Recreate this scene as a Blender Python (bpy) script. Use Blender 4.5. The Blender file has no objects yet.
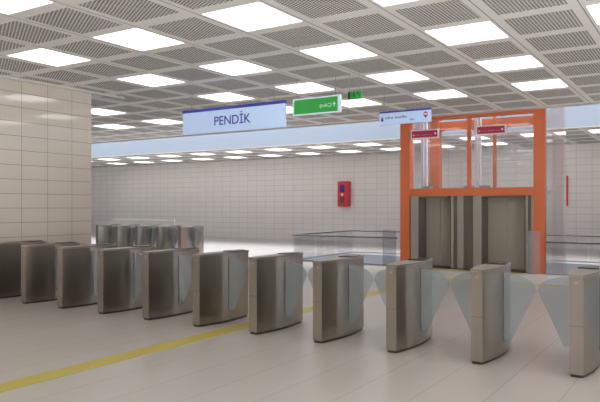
import bpy, bmesh, math, random
from mathutils import Vector, Matrix
random.seed(7)
S = bpy.context.scene
COL = S.collection

# ------------------------------------------------------------------ helpers
class MB:
    """collects faces with material slots, links them as ONE mesh object"""
    def __init__(self):
        self.v = []; self.f = []; self.m = []; self.s = []
    def poly(self, pts, mi=0, smooth=False):
        b = len(self.v); self.v += [tuple(p) for p in pts]
        self.f.append(tuple(range(b, b + len(pts)))); self.m.append(mi); self.s.append(smooth)
    def box(self, x0, x1, y0, y1, z0, z1, mi=0):
        b = len(self.v)
        self.v += [(x0,y0,z0),(x1,y0,z0),(x1,y1,z0),(x0,y1,z0),(x0,y0,z1),(x1,y0,z1),(x1,y1,z1),(x0,y1,z1)]
        for q in ((0,3,2,1),(4,5,6,7),(0,1,5,4),(1,2,6,5),(2,3,7,6),(3,0,4,7)):
            self.f.append(tuple(b+i for i in q)); self.m.append(mi); self.s.append(False)
    def prism(self, outline, z0, z1, mi=0, smooth_idx=()):
        """closed outline of (x,y), extruded in z"""
        n = len(outline); b = len(self.v)
        self.v += [(x,y,z0) for x,y in outline] + [(x,y,z1) for x,y in outline]
        self.f.append(tuple(b+i for i in reversed(range(n)))); self.m.append(mi); self.s.append(False)
        self.f.append(tuple(b+n+i for i in range(n))); self.m.append(mi); self.s.append(False)
        for i in range(n):
            j = (i+1) % n
            self.f.append((b+i, b+j, b+n+j, b+n+i)); self.m.append(mi); self.s.append(i in smooth_idx)
    def plate(self, outline, y0, y1, mi=0):
        """closed outline of (x,z), extruded in y"""
        n = len(outline); b = len(self.v)
        self.v += [(x,y0,z) for x,z in outline] + [(x,y1,z) for x,z in outline]
        self.f.append(tuple(b+i for i in range(n))); self.m.append(mi); self.s.append(False)
        self.f.append(tuple(b+n+i for i in reversed(range(n)))); self.m.append(mi); self.s.append(False)
        for i in range(n):
            j = (i+1) % n
            self.f.append((b+i, b+n+i, b+n+j, b+j)); self.m.append(mi); self.s.append(False)
    def tube(self, p, q, r, n=10, mi=0):
        p = Vector(p); q = Vector(q); d = (q-p).normalized()
        a = d.orthogonal().normalized(); c = d.cross(a); b = len(self.v)
        for e in (p, q):
            for i in range(n):
                t = 2*math.pi*i/n
                self.v.append(tuple(e + r*(math.cos(t)*a + math.sin(t)*c)))
        for i in range(n):
            j = (i+1) % n
            self.f.append((b+i, b+j, b+n+j, b+n+i)); self.m.append(mi); self.s.append(True)
        self.f.append(tuple(b+i for i in reversed(range(n)))); self.m.append(mi); self.s.append(False)
        self.f.append(tuple(b+n+i for i in range(n))); self.m.append(mi); self.s.append(False)
    def build(self, name, mats, parent=None, bevel=0, fix=True):
        me = bpy.data.meshes.new(name); me.from_pydata(self.v, [], self.f)
        if not isinstance(mats, (list, tuple)): mats = [mats]
        for m in mats: me.materials.append(m)
        for p, mi, s in zip(me.polygons, self.m, self.s):
            p.material_index = mi; p.use_smooth = s
        if fix:
            bm = bmesh.new(); bm.from_mesh(me)
            bmesh.ops.recalc_face_normals(bm, faces=bm.faces)
            for e in bm.edges:
                if any(not q.smooth for q in e.link_faces): e.smooth = False
            bm.to_mesh(me); bm.free()
        o = bpy.data.objects.new(name, me); COL.objects.link(o)
        if parent: o.parent = parent
        if bevel:
            b = o.modifiers.new('bevel', 'BEVEL'); b.width = bevel; b.segments = 2; b.limit_method = 'ANGLE'; b.angle_limit = math.radians(50)
        return o

def tag(o, label, cat, group=None):
    o['label'] = label; o['category'] = cat
    if group: o['group'] = group
    return o
def thing(name, label, cat, loc=(0,0,0), group=None, rz=0):
    o = bpy.data.objects.new(name, None); COL.objects.link(o)
    o.location = loc; o.rotation_euler = (0,0,rz); o.empty_display_size = .1
    return tag(o, label, cat, group)
def struct(o):
    o['kind'] = 'structure'; return o
def copy_tree(o, parent=None):
    c = o.copy(); COL.objects.link(c)
    if parent: c.parent = parent
    for ch in list(o.children): copy_tree(ch, c)
    return c
ORD = ['first','second','third','fourth','fifth','sixth','seventh','eighth','ninth','tenth','eleventh','twelfth',
       'thirteenth','fourteenth','fifteenth','sixteenth','seventeenth','eighteenth']

# ------------------------------------------------------------------ materials
def srgb(r, g, b):
    f = lambda c: (c/12.92 if c <= .04045 else ((c+.055)/1.055)**2.4)
    return (f(r/255), f(g/255), f(b/255), 1)
class NT:
    def __init__(self, name):
        self.mat = bpy.data.materials.new(name); self.mat.use_nodes = True
        self.nt = self.mat.node_tree; self.nt.nodes.clear()
        self.out = self.nt.nodes.new('ShaderNodeOutputMaterial')
    def n(self, t, **kw):
        x = self.nt.nodes.new(t)
        for k, v in kw.items(): setattr(x, k, v)
        return x
    def l(self, a, b): self.nt.links.new(a, b)
    def math(self, op, a, b=None, c=None):
        x = self.n('ShaderNodeMath', operation=op)
        for i, s in enumerate((a, b, c)):
            if s is None: continue
            if isinstance(s, (int, float)): x.inputs[i].default_value = s
            else: self.l(s, x.inputs[i])
        return x.outputs[0]
    def mixc(self, fac, a, b):
        x = self.n('ShaderNodeMix', data_type='RGBA')
        self.l(fac, x.inputs[0])
        for i, s in ((6, a), (7, b)):
            if isinstance(s, tuple): x.inputs[i].default_value = s
            else: self.l(s, x.inputs[i])
        return x.outputs[2]
    def pos(self):
        g = self.n('ShaderNodeNewGeometry'); s = self.n('ShaderNodeSeparateXYZ'); self.l(g.outputs['Position'], s.inputs[0])
        return g.outputs['Position'], s.outputs
    def principled(self, col, rough=.5, metal=0, spec=.5):
        p = self.n('ShaderNodeBsdfPrincipled')
        if isinstance(col, tuple): p.inputs['Base Color'].default_value = col
        else: self.l(col, p.inputs['Base Color'])
        if isinstance(rough, (int, float)): p.inputs['Roughness'].default_value = rough
        else: self.l(rough, p.inputs['Roughness'])
        p.inputs['Metallic'].default_value = metal
        p.inputs['Specular IOR Level'].default_value = spec
        self.l(p.outputs[0], self.out.inputs[0]); return p

def plain(name, col, rough=.5, metal=0, spec=.5, noise=.04, scale=9):
    t = NT(name); pos, s = t.pos()
    nz = t.n('ShaderNodeTexNoise'); nz.inputs['Scale'].default_value = scale; t.l(pos, nz.inputs['Vector'])
    d = tuple(c*(1-noise) for c in col[:3]) + (1,); e = tuple(min(1, c*(1+noise)) for c in col[:3]) + (1,)
    t.principled(t.mixc(nz.outputs['Fac'], d, e), rough, metal, spec)
    return t.mat

def line_mask(t, coord, period, offset, width):
    """1 on thin joints every period"""
    a = t.math('ADD', coord, -offset + period*200)
    m = t.math('MODULO', a, period)
    d = t.math('MINIMUM', m, t.math('SUBTRACT', period, m))
    return t.math('LESS_THAN', d, width/2), t.math('FLOOR', t.math('DIVIDE', t.math('ADD', a, 0.0), period))

def tile_mat(name, axis, pu, ou, pv, ov, col, jcol, jw, rough, spec=.5, var=.03, vaxis=2, jfac=1.0):
    t = NT(name); pos, s = t.pos()
    mu, iu = line_mask(t, s[axis], pu, ou, jw)
    mv, iv = line_mask(t, s[vaxis], pv, ov, jw)
    cx = t.n('ShaderNodeCombineXYZ'); t.l(iu, cx.inputs[0]); t.l(iv, cx.inputs[1])
    wn = t.n('ShaderNodeTexWhiteNoise', noise_dimensions='2D'); t.l(cx.outputs[0], wn.inputs['Vector'])
    nz = t.n('ShaderNodeTexNoise'); nz.inputs['Scale'].default_value = 2.5; nz.inputs['Detail'].default_value = 4; t.l(pos, nz.inputs['Vector'])
    f = t.math('MULTIPLY_ADD', wn.outputs['Value'], .6, t.math('MULTIPLY', nz.outputs['Fac'], .4))
    a = tuple(c*(1-var) for c in col[:3])+(1,); b = tuple(min(1,c*(1+var)) for c in col[:3])+(1,)
    base = t.mixc(f, a, b)
    m = t.math('MULTIPLY', t.math('MAXIMUM', mu, mv), jfac)
    r = t.math('MULTIPLY_ADD', m, .4, rough)
    t.principled(t.mixc(m, base, jcol), r, 0, spec)
    return t.mat

def glass_mat(name, tint, haze=.06, hazecol=(.8,.85,.9,1), gloss=.6):
    t = NT(name)
    tr = t.n('ShaderNodeBsdfTransparent'); tr.inputs[0].default_value = tint
    di = t.n('ShaderNodeBsdfDiffuse'); di.inputs[0].default_value = hazecol
    gl = t.n('ShaderNodeBsdfGlossy'); gl.inputs['Roughness'].default_value = .02; gl.inputs[0].default_value = (1,1,1,1)
    m1 = t.n('ShaderNodeMixShader'); m1.inputs[0].default_value = haze; t.l(tr.outputs[0], m1.inputs[1]); t.l(di.outputs[0], m1.inputs[2])
    fr = t.n('ShaderNodeFresnel'); fr.inputs['IOR'].default_value = 1.45
    m2 = t.n('ShaderNodeMixShader'); t.l(t.math('MULTIPLY', fr.outputs[0], gloss), m2.inputs[0])
    t.l(m1.outputs[0], m2.inputs[1]); t.l(gl.outputs[0], m2.inputs[2]); t.l(m2.outputs[0], t.out.inputs[0])
    return t.mat

def emit_mat(name, col, strength):
    t = NT(name); e = t.n('ShaderNodeEmission'); e.inputs[0].default_value = col; e.inputs[1].default_value = strength
    t.l(e.outputs[0], t.out.inputs[0]); return t.mat

def perforated():
    """white sheet punched with a hexagonal field of dark round holes"""
    t = NT('perforated sheet'); pos, s = t.pos()
    a = .052; r = .0185; w = a*math.sqrt(3)
    def hexd(ox, oy):
        mx = t.math('SUBTRACT', t.math('MODULO', t.math('ADD', s[0], ox + w*2000), w), w/2)
        my = t.math('SUBTRACT', t.math('MODULO', t.math('ADD', s[1], oy + a*2000), a), a/2)
        return t.math('SQRT', t.math('ADD', t.math('MULTIPLY', mx, mx), t.math('MULTIPLY', my, my)))
    d = t.math('MINIMUM', hexd(0, 0), hexd(w/2, a/2))
    t.principled(t.mixc(t.math('LESS_THAN', d, r), srgb(236,233,229), srgb(50,47,45)), .6, 0, .3)
    return t.mat

def steel_mat(name, col, rough, aniso=.85, rot=0.0, polish=0):
    """brushed steel: fine horizontal grain stretches reflections vertically"""
    t = NT(name)
    tc = t.n('ShaderNodeTexCoord'); mp = t.n('ShaderNodeMapping'); mp.inputs['Scale'].default_value = (1.5, 1.5, 90)
    t.l(tc.outputs['Object'], mp.inputs['Vector'])
    nz = t.n('ShaderNodeTexNoise'); nz.inputs['Scale'].default_value = 4; nz.inputs['Detail'].default_value = 3; t.l(mp.outputs[0], nz.inputs['Vector'])
    a = tuple(c*.97 for c in col[:3])+(1,); b = tuple(min(1,c*1.03) for c in col[:3])+(1,)
    p = t.principled(t.mixc(nz.outputs['Fac'], a, b), rough, 1.0, .5)
    tg = t.n('ShaderNodeTangent', direction_type='RADIAL', axis='Z')
    t.l(tg.outputs[0], p.inputs['Tangent'])
    p.inputs['Anisotropic'].default_value = aniso; p.inputs['Anisotropic Rotation'].default_value = rot
    if polish:
        g = t.n('ShaderNodeBsdfGlossy'); g.inputs[0].default_value = tuple(min(1, c*1.15) for c in col[:3])+(1,); g.inputs['Roughness'].default_value = .05
        m = t.n('ShaderNodeMixShader'); m.inputs[0].default_value = polish
        t.l(p.outputs[0], m.inputs[1]); t.l(g.outputs[0], m.inputs[2]); t.l(m.outputs[0], t.out.inputs[0])
    return t.mat

M = {}
M['ceil'] = plain('ceiling paint', srgb(240,237,233), .6, 0, .3, .015)
M['groove'] = plain('ceiling joint', srgb(150,144,138), .8)
M['perf'] = perforated()
M['lamp'] = emit_mat('lit diffuser', (1, .985, .965, 1), 3.1)
M['lampframe'] = plain('lamp frame white', srgb(214,210,205), .5)
M['floor'] = tile_mat('floor stone tile', 0, .545, -1.10, 900, .2, srgb(168,161,154), srgb(118,112,106), .009, .3, .5, .03, vaxis=1, jfac=.42)
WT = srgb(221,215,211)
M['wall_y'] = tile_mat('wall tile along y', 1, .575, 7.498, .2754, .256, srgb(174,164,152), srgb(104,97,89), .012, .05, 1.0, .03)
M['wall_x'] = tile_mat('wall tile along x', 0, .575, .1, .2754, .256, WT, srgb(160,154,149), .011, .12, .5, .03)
M['fascia'] = plain('void fascia pale blue', srgb(134,140,148), .6, 0, .3, .01, 1)
M['pit'] = plain('lower wall blue grey', srgb(176,180,188), .5, 0, .4, .02, 1)
M['edge'] = plain('ceiling edge trim', srgb(172,166,160), .6)
M['steel'] = steel_mat('brushed stainless', (.385,.35,.312,1), .30, .95, .25, .42)
M['steel_lid'] = steel_mat('satin stainless lid', (.34,.31,.275,1), .4, 0)
M['steel_dark'] = plain('dark plinth', srgb(62,56,50), .45, .6)
M['black'] = plain('black glass', srgb(30,28,27), .15)
M['slot'] = plain('dark slot', srgb(70,74,74), .6)
M['led'] = plain('indicator lens', srgb(158,150,138), .25)
M['flap'] = glass_mat('flap glass', (.85,.885,.90,1), .17, srgb(176,188,194), .8)
M['glass'] = glass_mat('clear shaft glass', (.97,.972,.975,1), .02, srgb(225,225,230), .9)
M['side_glass'] = glass_mat('side shaft glass', (.93,.93,.93,1), .14, srgb(215,210,208), .8)
M['rail_glass'] = glass_mat('railing glass', (.975,.978,.98,1), .02, srgb(190,192,200), .7)
M['end_glass'] = glass_mat('lilac edge glass', (.84,.84,.87,1), .12, srgb(170,168,178), .7)
M['end_light'] = glass_mat('pale edge glass', (.93,.92,.95,1), .15, srgb(222,216,222), .7)
M['frost'] = glass_mat('frosted screen', (.9,.9,.9,1), .6, srgb(215,212,208), .5)
M['orange'] = plain('orange paint', srgb(198,102,60), .4, 0, .5, .03, 3)
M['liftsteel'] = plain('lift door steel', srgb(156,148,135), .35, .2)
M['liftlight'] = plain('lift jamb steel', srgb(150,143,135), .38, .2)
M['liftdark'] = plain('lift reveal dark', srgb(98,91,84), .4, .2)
M['rail'] = plain('dark handrail', srgb(84,80,78), .35, .6)
M['guide'] = plain('guide rail pale', srgb(208,204,210), .5)
M['machine'] = plain('grey bracket', srgb(150,148,156), .5, .4)
M['yellow'] = plain('yellow line paint', srgb(172,157,68), .45, 0, .4, .05, 6)
M['signblue'] = plain('sign panel pale blue', srgb(184,205,236), .35, 0, .4, .005)
M['signnavy'] = plain('sign navy', srgb(52,52,150), .4)
M['signgreen'] = plain('sign green', srgb(42,146,60), .35, 0, .4, .01)
M['signgreen2'] = plain('exit green', srgb(38,150,64), .35, 0, .4, .01)
M['greenframe'] = plain('sign frame pale', srgb(196,216,224), .4)
M['darkgreen'] = plain('exit pictogram', srgb(12,50,24), .4)
M['maroon'] = plain('sign maroon', srgb(158,32,58), .4)
M['redframe'] = plain('sign frame grey', srgb(212,204,206), .4)
M['mark'] = plain('pale lettering', srgb(226,224,232), .5)
M['greenmark'] = plain('pale green lettering', srgb(170,224,176), .5)
M['pinktext'] = plain('faded lettering', srgb(196,110,130), .5)
M['greytext'] = plain('grey blue lettering', srgb(92,100,140), .5)
M['wire'] = plain('hanging wire', srgb(135,131,127), .4, .6)
M['red'] = plain('cabinet red', srgb(205,52,62), .4, 0, .5, .03)
M['bluewin'] = plain('cabinet blue pane', srgb(62,64,130), .2)
M['brown'] = plain('cabinet dark grille', srgb(110,62,56), .5)
M['pink'] = plain('faded red', srgb(214,92,104), .4)

# ------------------------------------------------------------------ measures
EYE = 1.664; HC = 2.45; ZC = EYE + HC
F = 643.6; HOR = 206.5; YAW = math.atan2(413, F)
cs, sn = math.cos(YAW), math.sin(YAW)
def project(x, y, z):
    X = x*cs + y*sn; D = -x*sn + y*cs
    if D < .2: return None
    return 300 + F*X/D, HOR - F*(z-EYE)/D

XL, XR, YB, YE = -11.15, 7.0, -7.0, 27.0          # wall planes
XFAR = -40.0
V0, V1 = 16.62, 21.3                              # the open slot in the ceiling
PX0, PX1, PY0, PY1 = -10.87, -.53, 16.62, 20.1      # the opening in the floor
WEND = 9.14

# ------------------------------------------------------------------ the shell
b = MB()
ZF = 0
xs = [XFAR, PX0, PX1, XR]; ys = [YB, PY0, PY1, YE]
for i in range(3):
    for j in range(3):
        if i == 1 and j == 1: continue
        b.poly([(xs[i],ys[j],0),(xs[i+1],ys[j],0),(xs[i+1],ys[j+1],0),(xs[i],ys[j+1],0)])
struct(b.build('floor', M['floor'], fix=False))
ZP = -3.6
b = MB()
b.poly([(PX0,PY0,ZP),(PX1,PY0,ZP),(PX1,PY1,ZP),(PX0,PY1,ZP)])
struct(b.build('floor_lower', M['floor'], fix=False))
b = MB()
b.poly([(PX0,PY1,ZP),(PX1,PY1,ZP),(PX1,PY1,0),(PX0,PY1,0)])
b.poly([(PX1,PY0,ZP),(PX0,PY0,ZP),(PX0,PY0,0),(PX1,PY0,0)])
b.poly([(PX0,PY0,ZP),(PX0,PY1,ZP),(PX0,PY1,0),(PX0,PY0,0)])
b.poly([(PX1,PY1,ZP),(PX1,PY0,ZP),(PX1,PY0,0),(PX1,PY1,0)])
struct(b.build('wall_lower', M['pit'], fix=False))

b = MB(); b.box(XL-.5, XL, YB, WEND, 0, ZC)
struct(b.build('wall_left', M['wall_y']))
b = MB(); b.box(XFAR, XR, YE, YE+.2, 0, ZC+.1)
struct(b.build('wall_back', M['wall_x']))
b = MB(); b.box(XR, XR+.2, 5.0, YE, 0, 10)  # stops short; the unseen opening is invented to let extra daylight in
struct(b.build('wall_right', M['wall_y']))
b = MB(); b.box(XL-.5, XR, YB-.2, YB, 0, ZC)
struct(b.build('wall_front', M['wall_x']))
b = MB(); b.box(XFAR-.2, XFAR, WEND-2, YE, 0, 10)
struct(b.build('wall_end', M['wall_y']))
b = MB(); b.box(XFAR, XL-.5, WEND-2.2, WEND-2, 0, ZC)
struct(b.build('wall_side', M['wall_x']))
b = MB(); b.box(XL-.02, XL+.07, YB, 10.0, ZC-.05, ZC-.002)
struct(b.build('trim_1', M['edge']))
# fascias of the slot
b = MB(); b.box(XFAR, XR, V1, V1+.2, ZC, 10.0); b.box(XFAR, XR, V0-.2, V0, ZC+.28, 10.0)
struct(b.build('wall_fascia', M['fascia']))
b = MB(); b.box(XFAR, XR, V0-.12, V0, ZC-.03, ZC+.28); b.box(XFAR, XR, V1, V1+.1, ZC-.03, ZC-.001)
struct(b.build('trim_2', M['edge']))

# ceiling: strips, joints, punched panels; the light openings are left free
LX, LY = .93, .99
def ceiling(name, x0, x1, y0, y1, lx0, px, ly0, py, rows_without=()):
    """lx0, ly0: lower corner of one light; returns the light corners"""
    b = MB(); lights = []
    k0 = math.floor((x0 - lx0)/px) - 1; k1 = math.ceil((x1 - lx0)/px) + 1
    j0 = math.floor((y0 - ly0)/py) - 1; j1 = math.ceil((y1 - ly0)/py) + 1
    z = ZC
    xb = []                                   # (xa, xb, kind)
    for k in range(k0, k1):
        a = lx0 + k*px
        g = px - LX                           # gap to the next light column
        pw = .84; m = (g - pw)/2
        xb += [(a, a+LX, 'L'), (a+LX, a+LX+.03, 's'), (a+LX+.03, a+LX+.045, 'g'), (a+LX+.045, a+LX+m, 's'), (a+LX+m, a+LX+m+pw, 'P'),
               (a+LX+m+pw, a+px-.045, 's'), (a+px-.045, a+px-.03, 'g'), (a+px-.03, a+px, 's')]
    yb = []
    for j in range(j0, j1):
        a = ly0 + j*py; g = py - LY; ph = .90; m = (g - ph)/2
        yb += [(a, a+LY, 'L', j), (a+LY, a+LY+m, 's', j), (a+LY+m, a+LY+m+ph, 'P', j), (a+LY+m+ph, a+py, 's', j)]
    for xa, xc, kx in xb:
        ca, cb = max(xa, x0), min(xc, x1)
        if cb - ca < 1e-4: continue
        for ya, yc, ky, j in yb:
            da, db = max(ya, y0), min(yc, y1)
            if db - da < 1e-4: continue
            if kx == 'L' and ky == 'L' and cb-ca > LX-.01 and db-da > LY-.01 and j not in rows_without:
                lights.append((ca, da)); continue
            inset = 0
            if kx == 'g': mi = 2
            elif kx in 'LP' and ky in 'LP':
                # solid margin round a punched field
                ia = ca + (.05 if kx == 'L' else 0); ib = cb - (.05 if kx == 'L' else 0)
                if kx == 'L' : ia, ib = ca+.05, cb-.05
                ea, eb = (da+.05, db-.05) if ky == 'L' else (da, db)
                if ib > ia and eb > ea:
                    for q in ((ca,cb,da,ea),(ca,cb,eb,db),(ca,ia,ea,eb),(ib,cb,ea,eb)):
                        if q[1]-q[0] > 1e-4 and q[3]-q[2] > 1e-4:
                            b.poly([(q[0],q[2],z),(q[0],q[3],z),(q[1],q[3],z),(q[1],q[2],z)], 0)
                    b.poly([(ia,ea,z),(ia,eb,z),(ib,eb,z),(ib,ea,z)], 1)
                continue
            else: mi = 0
            b.poly([(ca,da,z),(ca,db,z),(cb,db,z),(cb,da,z)], mi)
    # the slab above
    b.box(x0, x1, y0, y1, z+.12, z+.2, 0)
    struct(b.build(name, [M['ceil'], M['perf'], M['groove']], fix=False))
    return lights
near = ceiling('ceiling', XL-.5, XR, YB, V0-.12, -7.585, 2.089, 6.215, 2.287, rows_without=(4,))
side = ceiling('ceiling_side', XFAR, XL-.5, WEND-2, V0-.12, -7.585, 2.089, 6.215, 2.287, rows_without=(4,))
far = ceiling('ceiling_far', XFAR, XR, V1+.1, YE, -11.98, 2.145, 22.41, 2.42)
def hidden_by_wall(x, y):
    # left wall hides what lies left of the sight line through its end
    return x < XL and (x/y) < (XL/WEND)
# ceiling lights
lamp_proto = None
def make_lamp():
    t = thing('ceiling_light', '-', 'ceiling light')
    f = MB(); w = .008
    f.box(0, LX, 0, w, 0, .06); f.box(0, LX, LY-w, LY, 0, .06); f.box(0, w, w, LY-w, 0, .06); f.box(LX-w, LX, w, LY-w, 0, .06)
    f.build('frame', M['lampframe'], t)
    d = MB(); d.box(w, LX-w, w, LY-w, .012, .03)
    d.build('diffuser', M['lamp'], t)
    return t
rows = {}
for (x, y) in near + side: rows.setdefault(('n', round(y, 2)), []).append((x, y))
for (x, y) in far:
    if x > -31: rows.setdefault(('f', round(y, 2)), []).append((x, y))
rowword = {3.93:'front row at the top edge', 6.21:'second row of the near ceiling', 8.49:'third row of the near ceiling',
           10.78:'fourth row of the near ceiling', 13.06:'last row before the blue band'}
for key in sorted(rows):
    pts = sorted(rows[key])
    vis = []
    for (x, y) in pts:
        ok = False
        for cx in (x+.1, x+LX-.1):
            for cy in (y+.1, y+LY-.1):
                p = project(cx, cy, ZC) if cy > .5 else None
                if p and 3 < p[0] < 597 and 1 < p[1] and not hidden_by_wall(cx, cy): ok = True
        vis.append(ok)
    n = 0; total = sum(vis)
    for (x, y), ok in zip(pts, vis):
        if not ok and y > 9 and x < XL: continue
        if not ok and key[0] == 'f': continue
        if ok:
            n += 1
            if key[0] == 'n':
                rw = min(rowword, key=lambda q: abs(q - key[1])); rw = rowword[rw]
            else: rw = 'first row beyond the blue band' if key[1] < 23.5 else 'second row beyond the blue band'
            if total == 1: lab = f'square lit ceiling panel, only one in the {rw}'
            elif n == 1: lab = f'square lit ceiling panel, leftmost in the {rw}'
            elif n == total: lab = f'square lit ceiling panel, rightmost in the {rw}'
            else: lab = f'square lit ceiling panel, {ORD[n-1]} from the left in the {rw}'
            grp = 'ceiling lights ' + ('beyond the blue band' if key[0] == 'f' else 'of the near ceiling')
        else:
            lab = 'square lit ceiling panel above the near hall outside the picture'; grp = 'ceiling lights outside the picture'
        if lamp_proto is None: lamp_proto = make_lamp(); o = lamp_proto
        else: o = copy_tree(lamp_proto)
        o.location = (x, y, ZC-.001); tag(o, lab, 'ceiling light', grp)

# ------------------------------------------------------------------ floor markings
b = MB(); b.box(-5.63, -5.36, -2, 14.12, 0, .003)
tag(b.build('floor_line', M['yellow']), 'long yellow line on the floor running from bottom left between turnstiles', 'floor marking')
b = MB(); b.box(-5.63, XR-.5, 14.12, 14.40, 0, .003)
tag(b.build('floor_line', M['yellow']), 'yellow cross line on the floor in front of the lift', 'floor marking')
b = MB(); b.box(-6.9, -3.95, 16.18, 16.42, 0, .004)
tag(b.build('tactile_strip', M['yellow']), 'short yellow strip on the floor at the lift doors', 'floor marking')

# ------------------------------------------------------------------ turnstiles
TL, TE, TBULGE = 1.11, .0635, .068
def lens(grow=0.0, ends=0.0, n=14):
    r = []
    for i in range(n+1):
        t = i/n; r.append((TE+grow + TBULGE*math.sin(math.pi*t), -ends + t*(TL+2*ends)))
    l = [(-x, y) for x, y in reversed(r)]
    return r + l, set(range(n)) | set(range(n+1, 2*n+1))
def flap_outline(sx):
    pts = [(-.03,.18),(.085,.18)]
    pts += [(.345,.735),(.352,.748),(.345,.762)]
    for k in range(1, 9):
        t = k/8; a = t*math.pi/2
        pts.append((.345*(math.cos(a)) , .762 + .158*math.sin(a)**.9))
    pts.append((-.03,.92))
    base = TE + TBULGE
    return [(sx*(base + d), z) for d, z in pts]
def make_turnstile(label, loc, group, left=True, right=True):
    t = thing('turnstile', label, 'turnstile', loc, group)
    o, sm = lens(); b = MB(); b.prism(o, .03, .972, 0, sm); b.build('body', M['steel'], t)
    o, sm = lens(-.012, -.012); b = MB(); b.prism(o, 0, .03, 0, sm); b.build('plinth', M['steel_dark'], t)
    o, sm = lens(.004, .004); b = MB(); b.prism(o, .972, 1.0, 0, sm); b.build('lid', M['steel_lid'], t)
    o, sm = lens(-.02); o = [(x, y) for x, y in o if .66 < y < 1.06]
    b = MB(); b.prism(o, 1.0, 1.012); b.build('reader_window', M['black'], t)
    b = MB(); b.box(-TE, TE, -.0015, .002, .497, .503); b.build('panel_seam', M['slot'], t)
    b = MB(); b.tube((0,-.006,.92), (0,.004,.92), .014, 14); b.build('indicator_light', M['led'], t)
    for s, on in ((-1, left), (1, right)):
        xx = TE + TBULGE
        b = MB(); b.box(min(s*(xx-.012), s*(xx+.003)), max(s*(xx-.012), s*(xx+.003)), TL/2-.0055, TL/2+.0055, .17, .93)
        b.build('hinge_slot', M['slot'], t)
        if on:
            b = MB(); b.plate(flap_outline(s), TL/2-.005, TL/2+.005); b.build('glass_flap', M['flap'], t)
    return t
front = [-10.975 + .0635 + .9795*i for i in range(11)]
words = ['leftmost turnstile of the front row, against the tiled wall and cut by the picture edge']
for i in range(1, 11):
    w = f'brushed steel turnstile with glass flaps, {ORD[i]} from the left in the front row'
    if i == 10: w = 'rightmost turnstile of the front row, nearest and cut by the picture edge'
    words.append(w)
proto = None
for i, x in enumerate(front):
    if i == 0:
        make_turnstile(words[0], (x, 6.71, 0), 'turnstiles of the front row', left=False)
    elif proto is None:
        proto = make_turnstile(words[i], (x, 6.71, 0), 'turnstiles of the front row')
    else:
        o = copy_tree(proto); o.location = (x, 6.71, 0); tag(o, words[i], 'turnstile', 'turnstiles of the front row')
for i in range(5):
    o = copy_tree(proto); o.location = (-18.6 + i*1.0, 15.5, 0)
    w = {0:'leftmost turnstile of the distant row beside the tiled wall end', 4:'rightmost turnstile of the distant row by the bright floor'}.get(i, f'small distant steel turnstile, {ORD[i]} from the left in the back row')
    tag(o, w, 'turnstile', 'turnstiles of the distant row')

# low frosted screen behind the distant row
t = thing('glass_screen', 'low pale glass screen behind the distant turnstiles at left', 'glass screen', (-20.9, 18.2, 0))
b = MB(); b.box(0, 3.5, -.01, .01, .05, 1.12); b.build('pane', M['frost'], t)
b = MB(); b.box(0, 3.5, -.03, .03, 1.12, 1.15); b.build('top_rail', M['lampframe'], t)

# ------------------------------------------------------------------ lift
EX0, EX1, EY0, EY1 = -7.36, -3.49, 16.65, 19.2
PW = .28
ET = 6.6
lift = thing('elevator_shaft', 'orange framed glass lift shaft with two pairs of steel doors', 'elevator', (0,0,0))
lift.location = ((EX0+EX1)/2, EY0, 0)
ox, oy = lift.location.x, lift.location.y
def lb(name, mat, x0, x1, y0, y1, z0, z1, parent=lift, bevel=0):
    b = MB(); b.box(x0-ox, x1-ox, y0-oy, y1-oy, z0, z1); return b.build(name, mat, parent, bevel)
for px in (EX0, EX1-PW):
    for py in (EY0, EY1-PW):
        lb('corner_post', M['orange'], px, px+PW, py, py+PW, ZP, ET, bevel=.006)
mid = (EX0+EX1)/2
lb('mullion', M['orange'], mid-.045, mid+.045, EY0+.05, EY0+.14, 2.15, ET)
lb('mullion', M['orange'], mid-.045, mid+.045, EY1-.14, EY1-.05, 0, ET)
lb('cross_beam', M['orange'], EX0+PW, EX1-PW, EY0+.02, EY0+.22, 1.945, 2.15, bevel=.006)
lb('top_beam', M['orange'], EX0+PW, EX1-PW, EY0+.02, EY0+.22, 4.015, 4.25)
lb('rear_beam', M['orange'], EX0+PW, EX1-PW, EY1-.24, EY1-.04, 3.99, 4.25)
for sx in (EX0+.04, EX1-.24):
    lb('side_beam', M['orange'], sx, sx+.2, EY0+PW, EY1-PW, 4.4, 4.62)
# glass
lb('front_glass', M['glass'], EX0+PW, mid-.045, EY0+.09, EY0+.102, 2.15, 4.015)
lb('front_glass', M['glass'], mid+.045, EX1-PW, EY0+.09, EY0+.102, 2.15, 4.015)
lb('side_glass', M['side_glass'], EX1+.01, EX1+.022, EY0+.02, EY1, ZP, 6.4)
lb('side_glass', M['side_glass'], EX0+.008, EX0+.02, EY0+PW, EY1-PW, 0, 4.4)
lb('rear_glass', M['glass'], EX0+PW, mid-.045, EY1-.1, EY1-.088, 0, 3.99)
lb('rear_glass', M['glass'], mid+.045, EX1-PW, EY1-.1, EY1-.088, 0, 3.99)
# guide rails and door gear above the cars
for gx in (-7.14, -5.55, -3.83):
    g = lb('guide_rail', M['guide'], gx-.085, gx+.085, 17.85, 17.95, 2.2, ET)
    lb('rail_web', M['guide'], gx-.012, gx+.012, 17.80, 17.85, 2.2, ET, g)
for gx in (-6.95, -5.72, -5.28):
    lb('door_gear', M['machine'], gx-.12, gx+.12, 17.5, 17.75, 2.14, 2.24)
lb('car_roof', M['liftdark'], EX0+PW, EX1-PW, EY0+.9, EY1-.3, 2.03, 2.12)
lb('sill', M['steel_dark'], EX0+PW, EX1-PW, EY0-.04, EY0+.75, -.12, .012)
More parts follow.
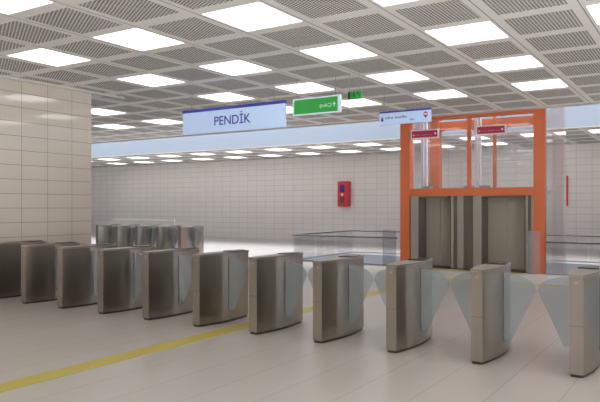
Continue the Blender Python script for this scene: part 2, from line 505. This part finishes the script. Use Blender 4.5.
# door fronts: jamb, reveal, recessed panels
RD = .58
def door(xa, j0, j1, xo1, xe):
    """xa..j1 jamb; opening j1..xo1; xo1..xe far jamb"""
    f = MB(); f.box(xa-ox, j1-ox, .0+.02, RD+.1, .012, 1.945); f.build('door_jamb', M['liftlight'], lift)
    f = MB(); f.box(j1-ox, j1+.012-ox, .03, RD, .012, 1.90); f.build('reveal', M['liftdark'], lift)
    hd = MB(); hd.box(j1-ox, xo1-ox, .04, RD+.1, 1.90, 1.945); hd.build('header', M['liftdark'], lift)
    w = (xo1 - j1)/2
    for k in range(2):
        p = MB(); p.box(j1+k*w+.004-ox, j1+(k+1)*w-.004-ox, RD, RD+.05, .02, 1.90); p.build('door_panel', M['liftsteel'], lift)
    # stepped far jamb
    n = MB(); st = (xe-xo1)/4
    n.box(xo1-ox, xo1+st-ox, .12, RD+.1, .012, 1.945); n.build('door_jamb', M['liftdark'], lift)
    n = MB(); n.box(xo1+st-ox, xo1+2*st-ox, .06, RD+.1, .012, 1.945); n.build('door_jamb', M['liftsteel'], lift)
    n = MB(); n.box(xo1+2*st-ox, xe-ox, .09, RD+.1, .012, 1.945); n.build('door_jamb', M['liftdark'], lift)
door(-7.05, -7.05, -6.83, -5.97, -5.73)
door(-5.30, -5.30, -5.08, -4.02, -3.83)
lb('centre_panel', M['liftlight'], -5.73, -5.56, EY0+.03, EY0+.68, .012, 1.945)
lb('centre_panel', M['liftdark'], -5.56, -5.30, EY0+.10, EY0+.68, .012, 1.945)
lb('edge_filler', M['liftlight'], -3.83, EX1-PW, EY0+.03, EY0+.6, .012, 1.945)
for cx in (-5.66,):
    lb('call_button', M['machine'], cx-.03, cx+.03, EY0+.015, EY0+.03, .98, 1.14)

# ------------------------------------------------------------------ glass railings
def railing(name, label, runs, ends=()):
    (x0, y0), _ = runs[0]
    t = thing(name, label, 'railing', (x0, y0, 0))
    for (xa, ya), (xb, yb) in runs:
        d = Vector((xb-xa, yb-ya, 0)); n = max(1, round(d.length/1.3)); u = d.normalized()*.02; nrm = Vector((-u.y, u.x, 0))*.3
        for k in range(n):
            p = Vector((xa-x0, ya-y0, 0)) + d*(k/n) + u; q = Vector((xa-x0, ya-y0, 0)) + d*((k+1)/n) - u
            b = MB()
            b.prism([tuple((p-nrm)[:2]), tuple((q-nrm)[:2]), tuple((q+nrm)[:2]), tuple((p+nrm)[:2])], .04, .76)
            b.build('glass_panel', M['rail_glass'], t)
        b = MB(); m = nrm*4; P = Vector((xa-x0, ya-y0, 0)); Q = P + d
        b.prism([tuple((P-m)[:2]), tuple((Q-m)[:2]), tuple((Q+m)[:2]), tuple((P+m)[:2])], 0, .045); b.build('base_channel', M['machine'], t)
        b = MB(); b.tube((xa-x0, ya-y0, .79), (xb-x0, yb-y0, .79), .024, 10); b.build('handrail', M['rail'], t)
    for xa, xb, y, h in ends:
        b = MB(); b.box(xa-x0, xb-x0, y-y0-.008, y-y0+.008, 0, h); o = b.build('end_panel', M['end_glass'] if xa < -7 else M['end_light'], t)
    return t
railing('glass_railing', 'glass railing with dark handrail left of the lift', [((-10.9, 16.55), (-7.40, 16.55))], [(-7.82, -7.42, 16.5, 1.02)])
railing('glass_railing', 'glass railing with dark handrail right of the lift', [((-3.45, 16.55), (-.5, 16.55))], [(-3.86, -3.56, 16.45, 1.06)])
railing('glass_railing', 'glass railing around the far side of the floor opening behind the lift', [((-10.9, 16.65), (-10.9, 20.6)), ((-10.9, 20.6), (-.5, 20.6)), ((-.5, 20.6), (-.5, 16.65))])

# ------------------------------------------------------------------ signs
def text_part(body, size, mat, parent, loc, name='lettering', mirror=False, align='CENTER', depth=.002, fit=None):
    cu = bpy.data.curves.new(name, 'FONT'); cu.body = body; cu.size = size; cu.align_x = align; cu.align_y = 'CENTER'; cu.extrude = depth; cu.offset = size*.008
    tmp = bpy.data.objects.new('tmp', cu); COL.objects.link(tmp)
    bpy.context.view_layer.update()
    me = bpy.data.meshes.new_from_object(tmp.evaluated_get(bpy.context.evaluated_depsgraph_get()))
    bpy.data.objects.remove(tmp); bpy.data.curves.remove(cu)
    me.materials.clear(); me.materials.append(mat)
    if fit:
        w = max(v.co.x for v in me.vertices) - min(v.co.x for v in me.vertices)
        h = max(v.co.y for v in me.vertices) - min(v.co.y for v in me.vertices)
        me.transform(Matrix.Diagonal((fit[0]/w, (fit[1]/h if fit[1] else fit[0]/w), 1, 1)))
    me.transform(Matrix.Rotation(math.pi/2, 4, 'X'))
    if mirror: me.transform(Matrix.Diagonal((-1,1,1,1)))
    o = bpy.data.objects.new(name, me); COL.objects.link(o); o.parent = parent; o.location = loc
    return o
def wires(t, xs, z0, z1, y=0):
    for x in xs:
        b = MB(); b.tube((x, y, z0), (x, y, z1), .0045, 6); b.build('hanging_wire', M['wire'], t)

# station name sign
W, Hh = 2.62, .51
t = thing('station_sign', 'pale blue hanging sign reading PENDİK under a navy top stripe', 'sign', (-9.49, 10.2, 3.18))
b = MB(); b.box(0, W, -.03, .03, 0, Hh-.055); b.build('panel', M['signblue'], t, .004)
b = MB(); b.box(-.005, W+.005, -.035, .035, Hh-.055, Hh+.005); b.build('top_stripe', M['signnavy'], t)
text_part('PENDİK', .3, M['signnavy'], t, (1.33, -.032, .225), fit=(.93, None))
wires(t, (.23, 2.36), Hh, ZC-3.18)
# green way out sign (its word appears reversed, fading out)
W, Hh = 1.04, .325
t = thing('exit_sign', 'green hanging sign in a pale frame right of the PENDİK sign', 'sign', (-6.82, 10.4, 3.405))
b = MB(); b.box(0, W, -.02, .03, 0, Hh); b.box(0, W, -.03, -.02, 0, .025); b.box(0, W, -.03, -.02, Hh-.025, Hh); b.box(0, .03, -.03, -.02, .025, Hh-.025); b.box(W-.05, W, -.03, -.02, .025, Hh-.025)
b.build('frame', M['greenframe'], t)
b = MB(); b.box(.03, W-.05, -.026, -.018, .025, Hh-.025); b.build('face', M['signgreen'], t)
text_part('Çıkış', .11, M['greenmark'], t, (.73, -.028, .15), mirror=True, fit=(.26, .085))
b = MB(); b.plate([(.905,.115),(.925,.115),(.925,.16),(.95,.16),(.915,.205),(.88,.16),(.905,.16)], -.030, -.027); b.build('arrow', M['greenmark'], t)
wires(t, (.08, .93), Hh, ZC-3.405)
# small emergency exit sign
W, Hh = .27, .135
t = thing('exit_sign', 'tiny dark green running figure exit sign hanging beside the larger green sign', 'sign', (-5.63, 10.42, 3.625))
b = MB(); b.box(0, W, -.02, .02, 0, Hh); b.build('panel', M['signgreen2'], t)
b = MB(); b.box(.0, .05, -.024, -.02, 0, Hh); b.build('doorway_mark', M['darkgreen'], t)
b = MB()
b.tube((.125,-.024,.108), (.125,-.02,.108), .013, 12)
b.plate([(.105,.058),(.14,.058),(.135,.094),(.112,.094)], -.024, -.02)
b.plate([(.075,.05),(.12,.055),(.12,.068),(.075,.062)], -.024, -.02)
b.plate([(.12,.06),(.14,.06),(.155,.025),(.143,.02)], -.024, -.02)
b.plate([(.135,.082),(.165,.07),(.168,.08),(.135,.094)], -.024, -.02)
b.build('running_figure', M['darkgreen'], t)
b = MB(); b.plate([(.185,.09),(.185,.11),(.225,.11),(.215,.09),(.25,.05),(.235,.035),(.205,.075)], -.024, -.02); b.build('arrow', M['darkgreen'], t)
wires(t, (.02, .225), Hh, ZC-3.625)
# direction sign with illegible small text
W, Hh = 1.18, .285
t = thing('direction_sign', 'pale blue hanging direction sign with round badge in front of the lift', 'sign', (-6.18, 12.9, 3.455))
b = MB(); b.box(0, W, -.025, .025, 0, Hh-.035); b.build('panel', M['signblue'], t)
b = MB(); b.box(-.004, W+.004, -.03, .03, Hh-.035, Hh+.003); b.build('top_stripe', M['signnavy'], t)
b = MB(); b.tube((.065,-.029,.10), (.065,-.024,.10), .032, 16); b.plate([(.037,.115),(.093,.115),(.065,.185)], -.029, -.024); b.build('drop_icon', M['signnavy'], t)
def glyphs(t, x0, words, z, h, mat, y, cw, name='lettering'):
    b = MB(); x = x0
    for wn in words:
        for k in range(wn):
            hh = h*random.choice((.65,.65,.7,1.0)); b.box(x, x+cw*.62, y-.002, y, z, z+hh); x += cw
        x += cw
    return b.build(name, mat, t)
glyphs(t, .14, (6, 9), .12, .058, M['greytext'], -.025, .032)
glyphs(t, .71, (4,), .055, .045, M['greytext'], -.025, .03)
bd = MB(); bd.tube((1.07,-.029,.165), (1.07,-.024,.165), .052, 20); bd.plate([(1.03,.14),(1.07,.075),(1.11,.14)], -.029, -.024)
o = bd.build('badge', M['maroon'], t)
bd = MB(); bd.box(1.03, 1.11, -.032, -.029, .152, .18); bd.build('badge_bar', M['mark'], o)
bd = MB(); bd.plate([(1.045,.12),(1.07,.078),(1.095,.12)], -.032, -.029); bd.build('badge_point', M['signnavy'], o)
wires(t, (.10, 1.05), Hh, ZC-3.455)
# maroon signs fixed to the lift front
for k, (x0, x1, lab) in enumerate(((-6.99, -6.19, 'small maroon sign in a grey frame on the left half of the lift front'),
                                   (-5.18, -4.41, 'small maroon sign in a grey frame on the right half of the lift front'))):
    w = x1-x0; h = .25
    t = thing('lift_sign', lab, 'sign', (x0, 16.55, 3.505), 'maroon signs on the lift')
    b = MB(); b.box(0, w, -.02, .04, 0, h); b.build('frame', M['redframe'], t)
    wires(t, (.1, w-.1), h, ZC-.03-3.505)
    b = MB(); b.box(.035, w-.035, -.026, -.015, .035, h-.035); b.build('face', M['maroon'], t)
    b = MB(); b.plate([(.06,.105),(.085,.135),(.085,.115),(.115,.115),(.115,.095),(.085,.095),(.085,.075)], -.030, -.026); b.build('arrow', M['mark'], t)
    glyphs(t, .15, (5, 6, 4), .09, .035, M['pinktext'], -.026, .028)
    b = MB(); b.tube((w-.095,-.030,.125), (w-.095,-.026,.125), .028, 14); b.build('badge', M['mark'], t)

# ------------------------------------------------------------------ fire cabinets
t = thing('fire_cabinet', 'red fire hose cabinet with blue pane on the far tiled wall', 'fire cabinet', (-15.05, 26.994, 1.67))
w, h, d = .60, 1.19, .24
b = MB(); b.box(0, w, -d, 0, 0, h); b.build('body', M['red'], t, .01)
b = MB(); b.box(.05, w-.05, -d-.02, -d, .05, h-.05); dr = b.build('door', M['red'], t, .006)
b = MB(); b.box(.14, .40, -d-.026, -d-.02, .66, 1.02); b.build('pane', M['bluewin'], dr)
b = MB(); b.box(.14, .40, -d-.026, -d-.02, .14, .46); b.build('grille', M['brown'], dr)
b = MB(); b.tube((.27,-d-.04,.56), (.27,-d-.02,.56), .055, 16); b.build('handle', M['mark'], dr)
t = thing('fire_cabinet', 'narrow red box on the far tiled wall right of the lift', 'fire cabinet', (-4.85, 26.994, 1.68))
b = MB(); b.box(0, .06, -.10, 0, 0, 1.19); b.build('body', M['red'], t, .008)
b = MB(); b.box(.008, .052, -.115, -.10, .04, 1.15); b.build('door', M['red'], t)

# ------------------------------------------------------------------ light and camera
wd = bpy.data.worlds.new('world'); S.world = wd; wd.use_nodes = True
bg = wd.node_tree.nodes['Background']; bg.inputs[0].default_value = (.93,.96,1,1)
# daylight added through an invented open side, stronger from below to brighten the ceiling
wn = wd.node_tree; wt = wn.nodes.new('ShaderNodeTexCoord'); wx = wn.nodes.new('ShaderNodeSeparateXYZ'); wm = wn.nodes.new('ShaderNodeMapRange')
wm.inputs['From Min'].default_value = -.04; wm.inputs['From Max'].default_value = .04; wm.inputs['To Min'].default_value = 22; wm.inputs['To Max'].default_value = 1.6
wn.links.new(wt.outputs['Generated'], wx.inputs[0]); wn.links.new(wx.outputs[2], wm.inputs['Value']); wn.links.new(wm.outputs[0], bg.inputs[1])
la = bpy.data.lights.new('skylight', 'AREA'); la.shape = 'RECTANGLE'; la.size = XR-XFAR-1; la.size_y = V1-V0-.3
la.color = (.86,.92,1); la.energy = 6800
lo = bpy.data.objects.new('skylight', la); COL.objects.link(lo); lo.location = ((XR+XFAR)/2, (V0+V1)/2, 9.9)

cam = bpy.data.cameras.new('camera'); co = bpy.data.objects.new('camera', cam); COL.objects.link(co)
co.location = (0, 0, EYE); co.rotation_euler = (math.pi/2, 0, YAW)
cam.sensor_fit = 'HORIZONTAL'; cam.sensor_width = 36; cam.lens = 36*F/600; cam.shift_y = (HOR-201)/600
cam.clip_end = 200
S.camera = co
S.view_settings.view_transform = 'Standard'; S.view_settings.look = 'None'; S.view_settings.gamma = 1
S.view_settings.use_curve_mapping = False; S.view_settings.exposure = .14
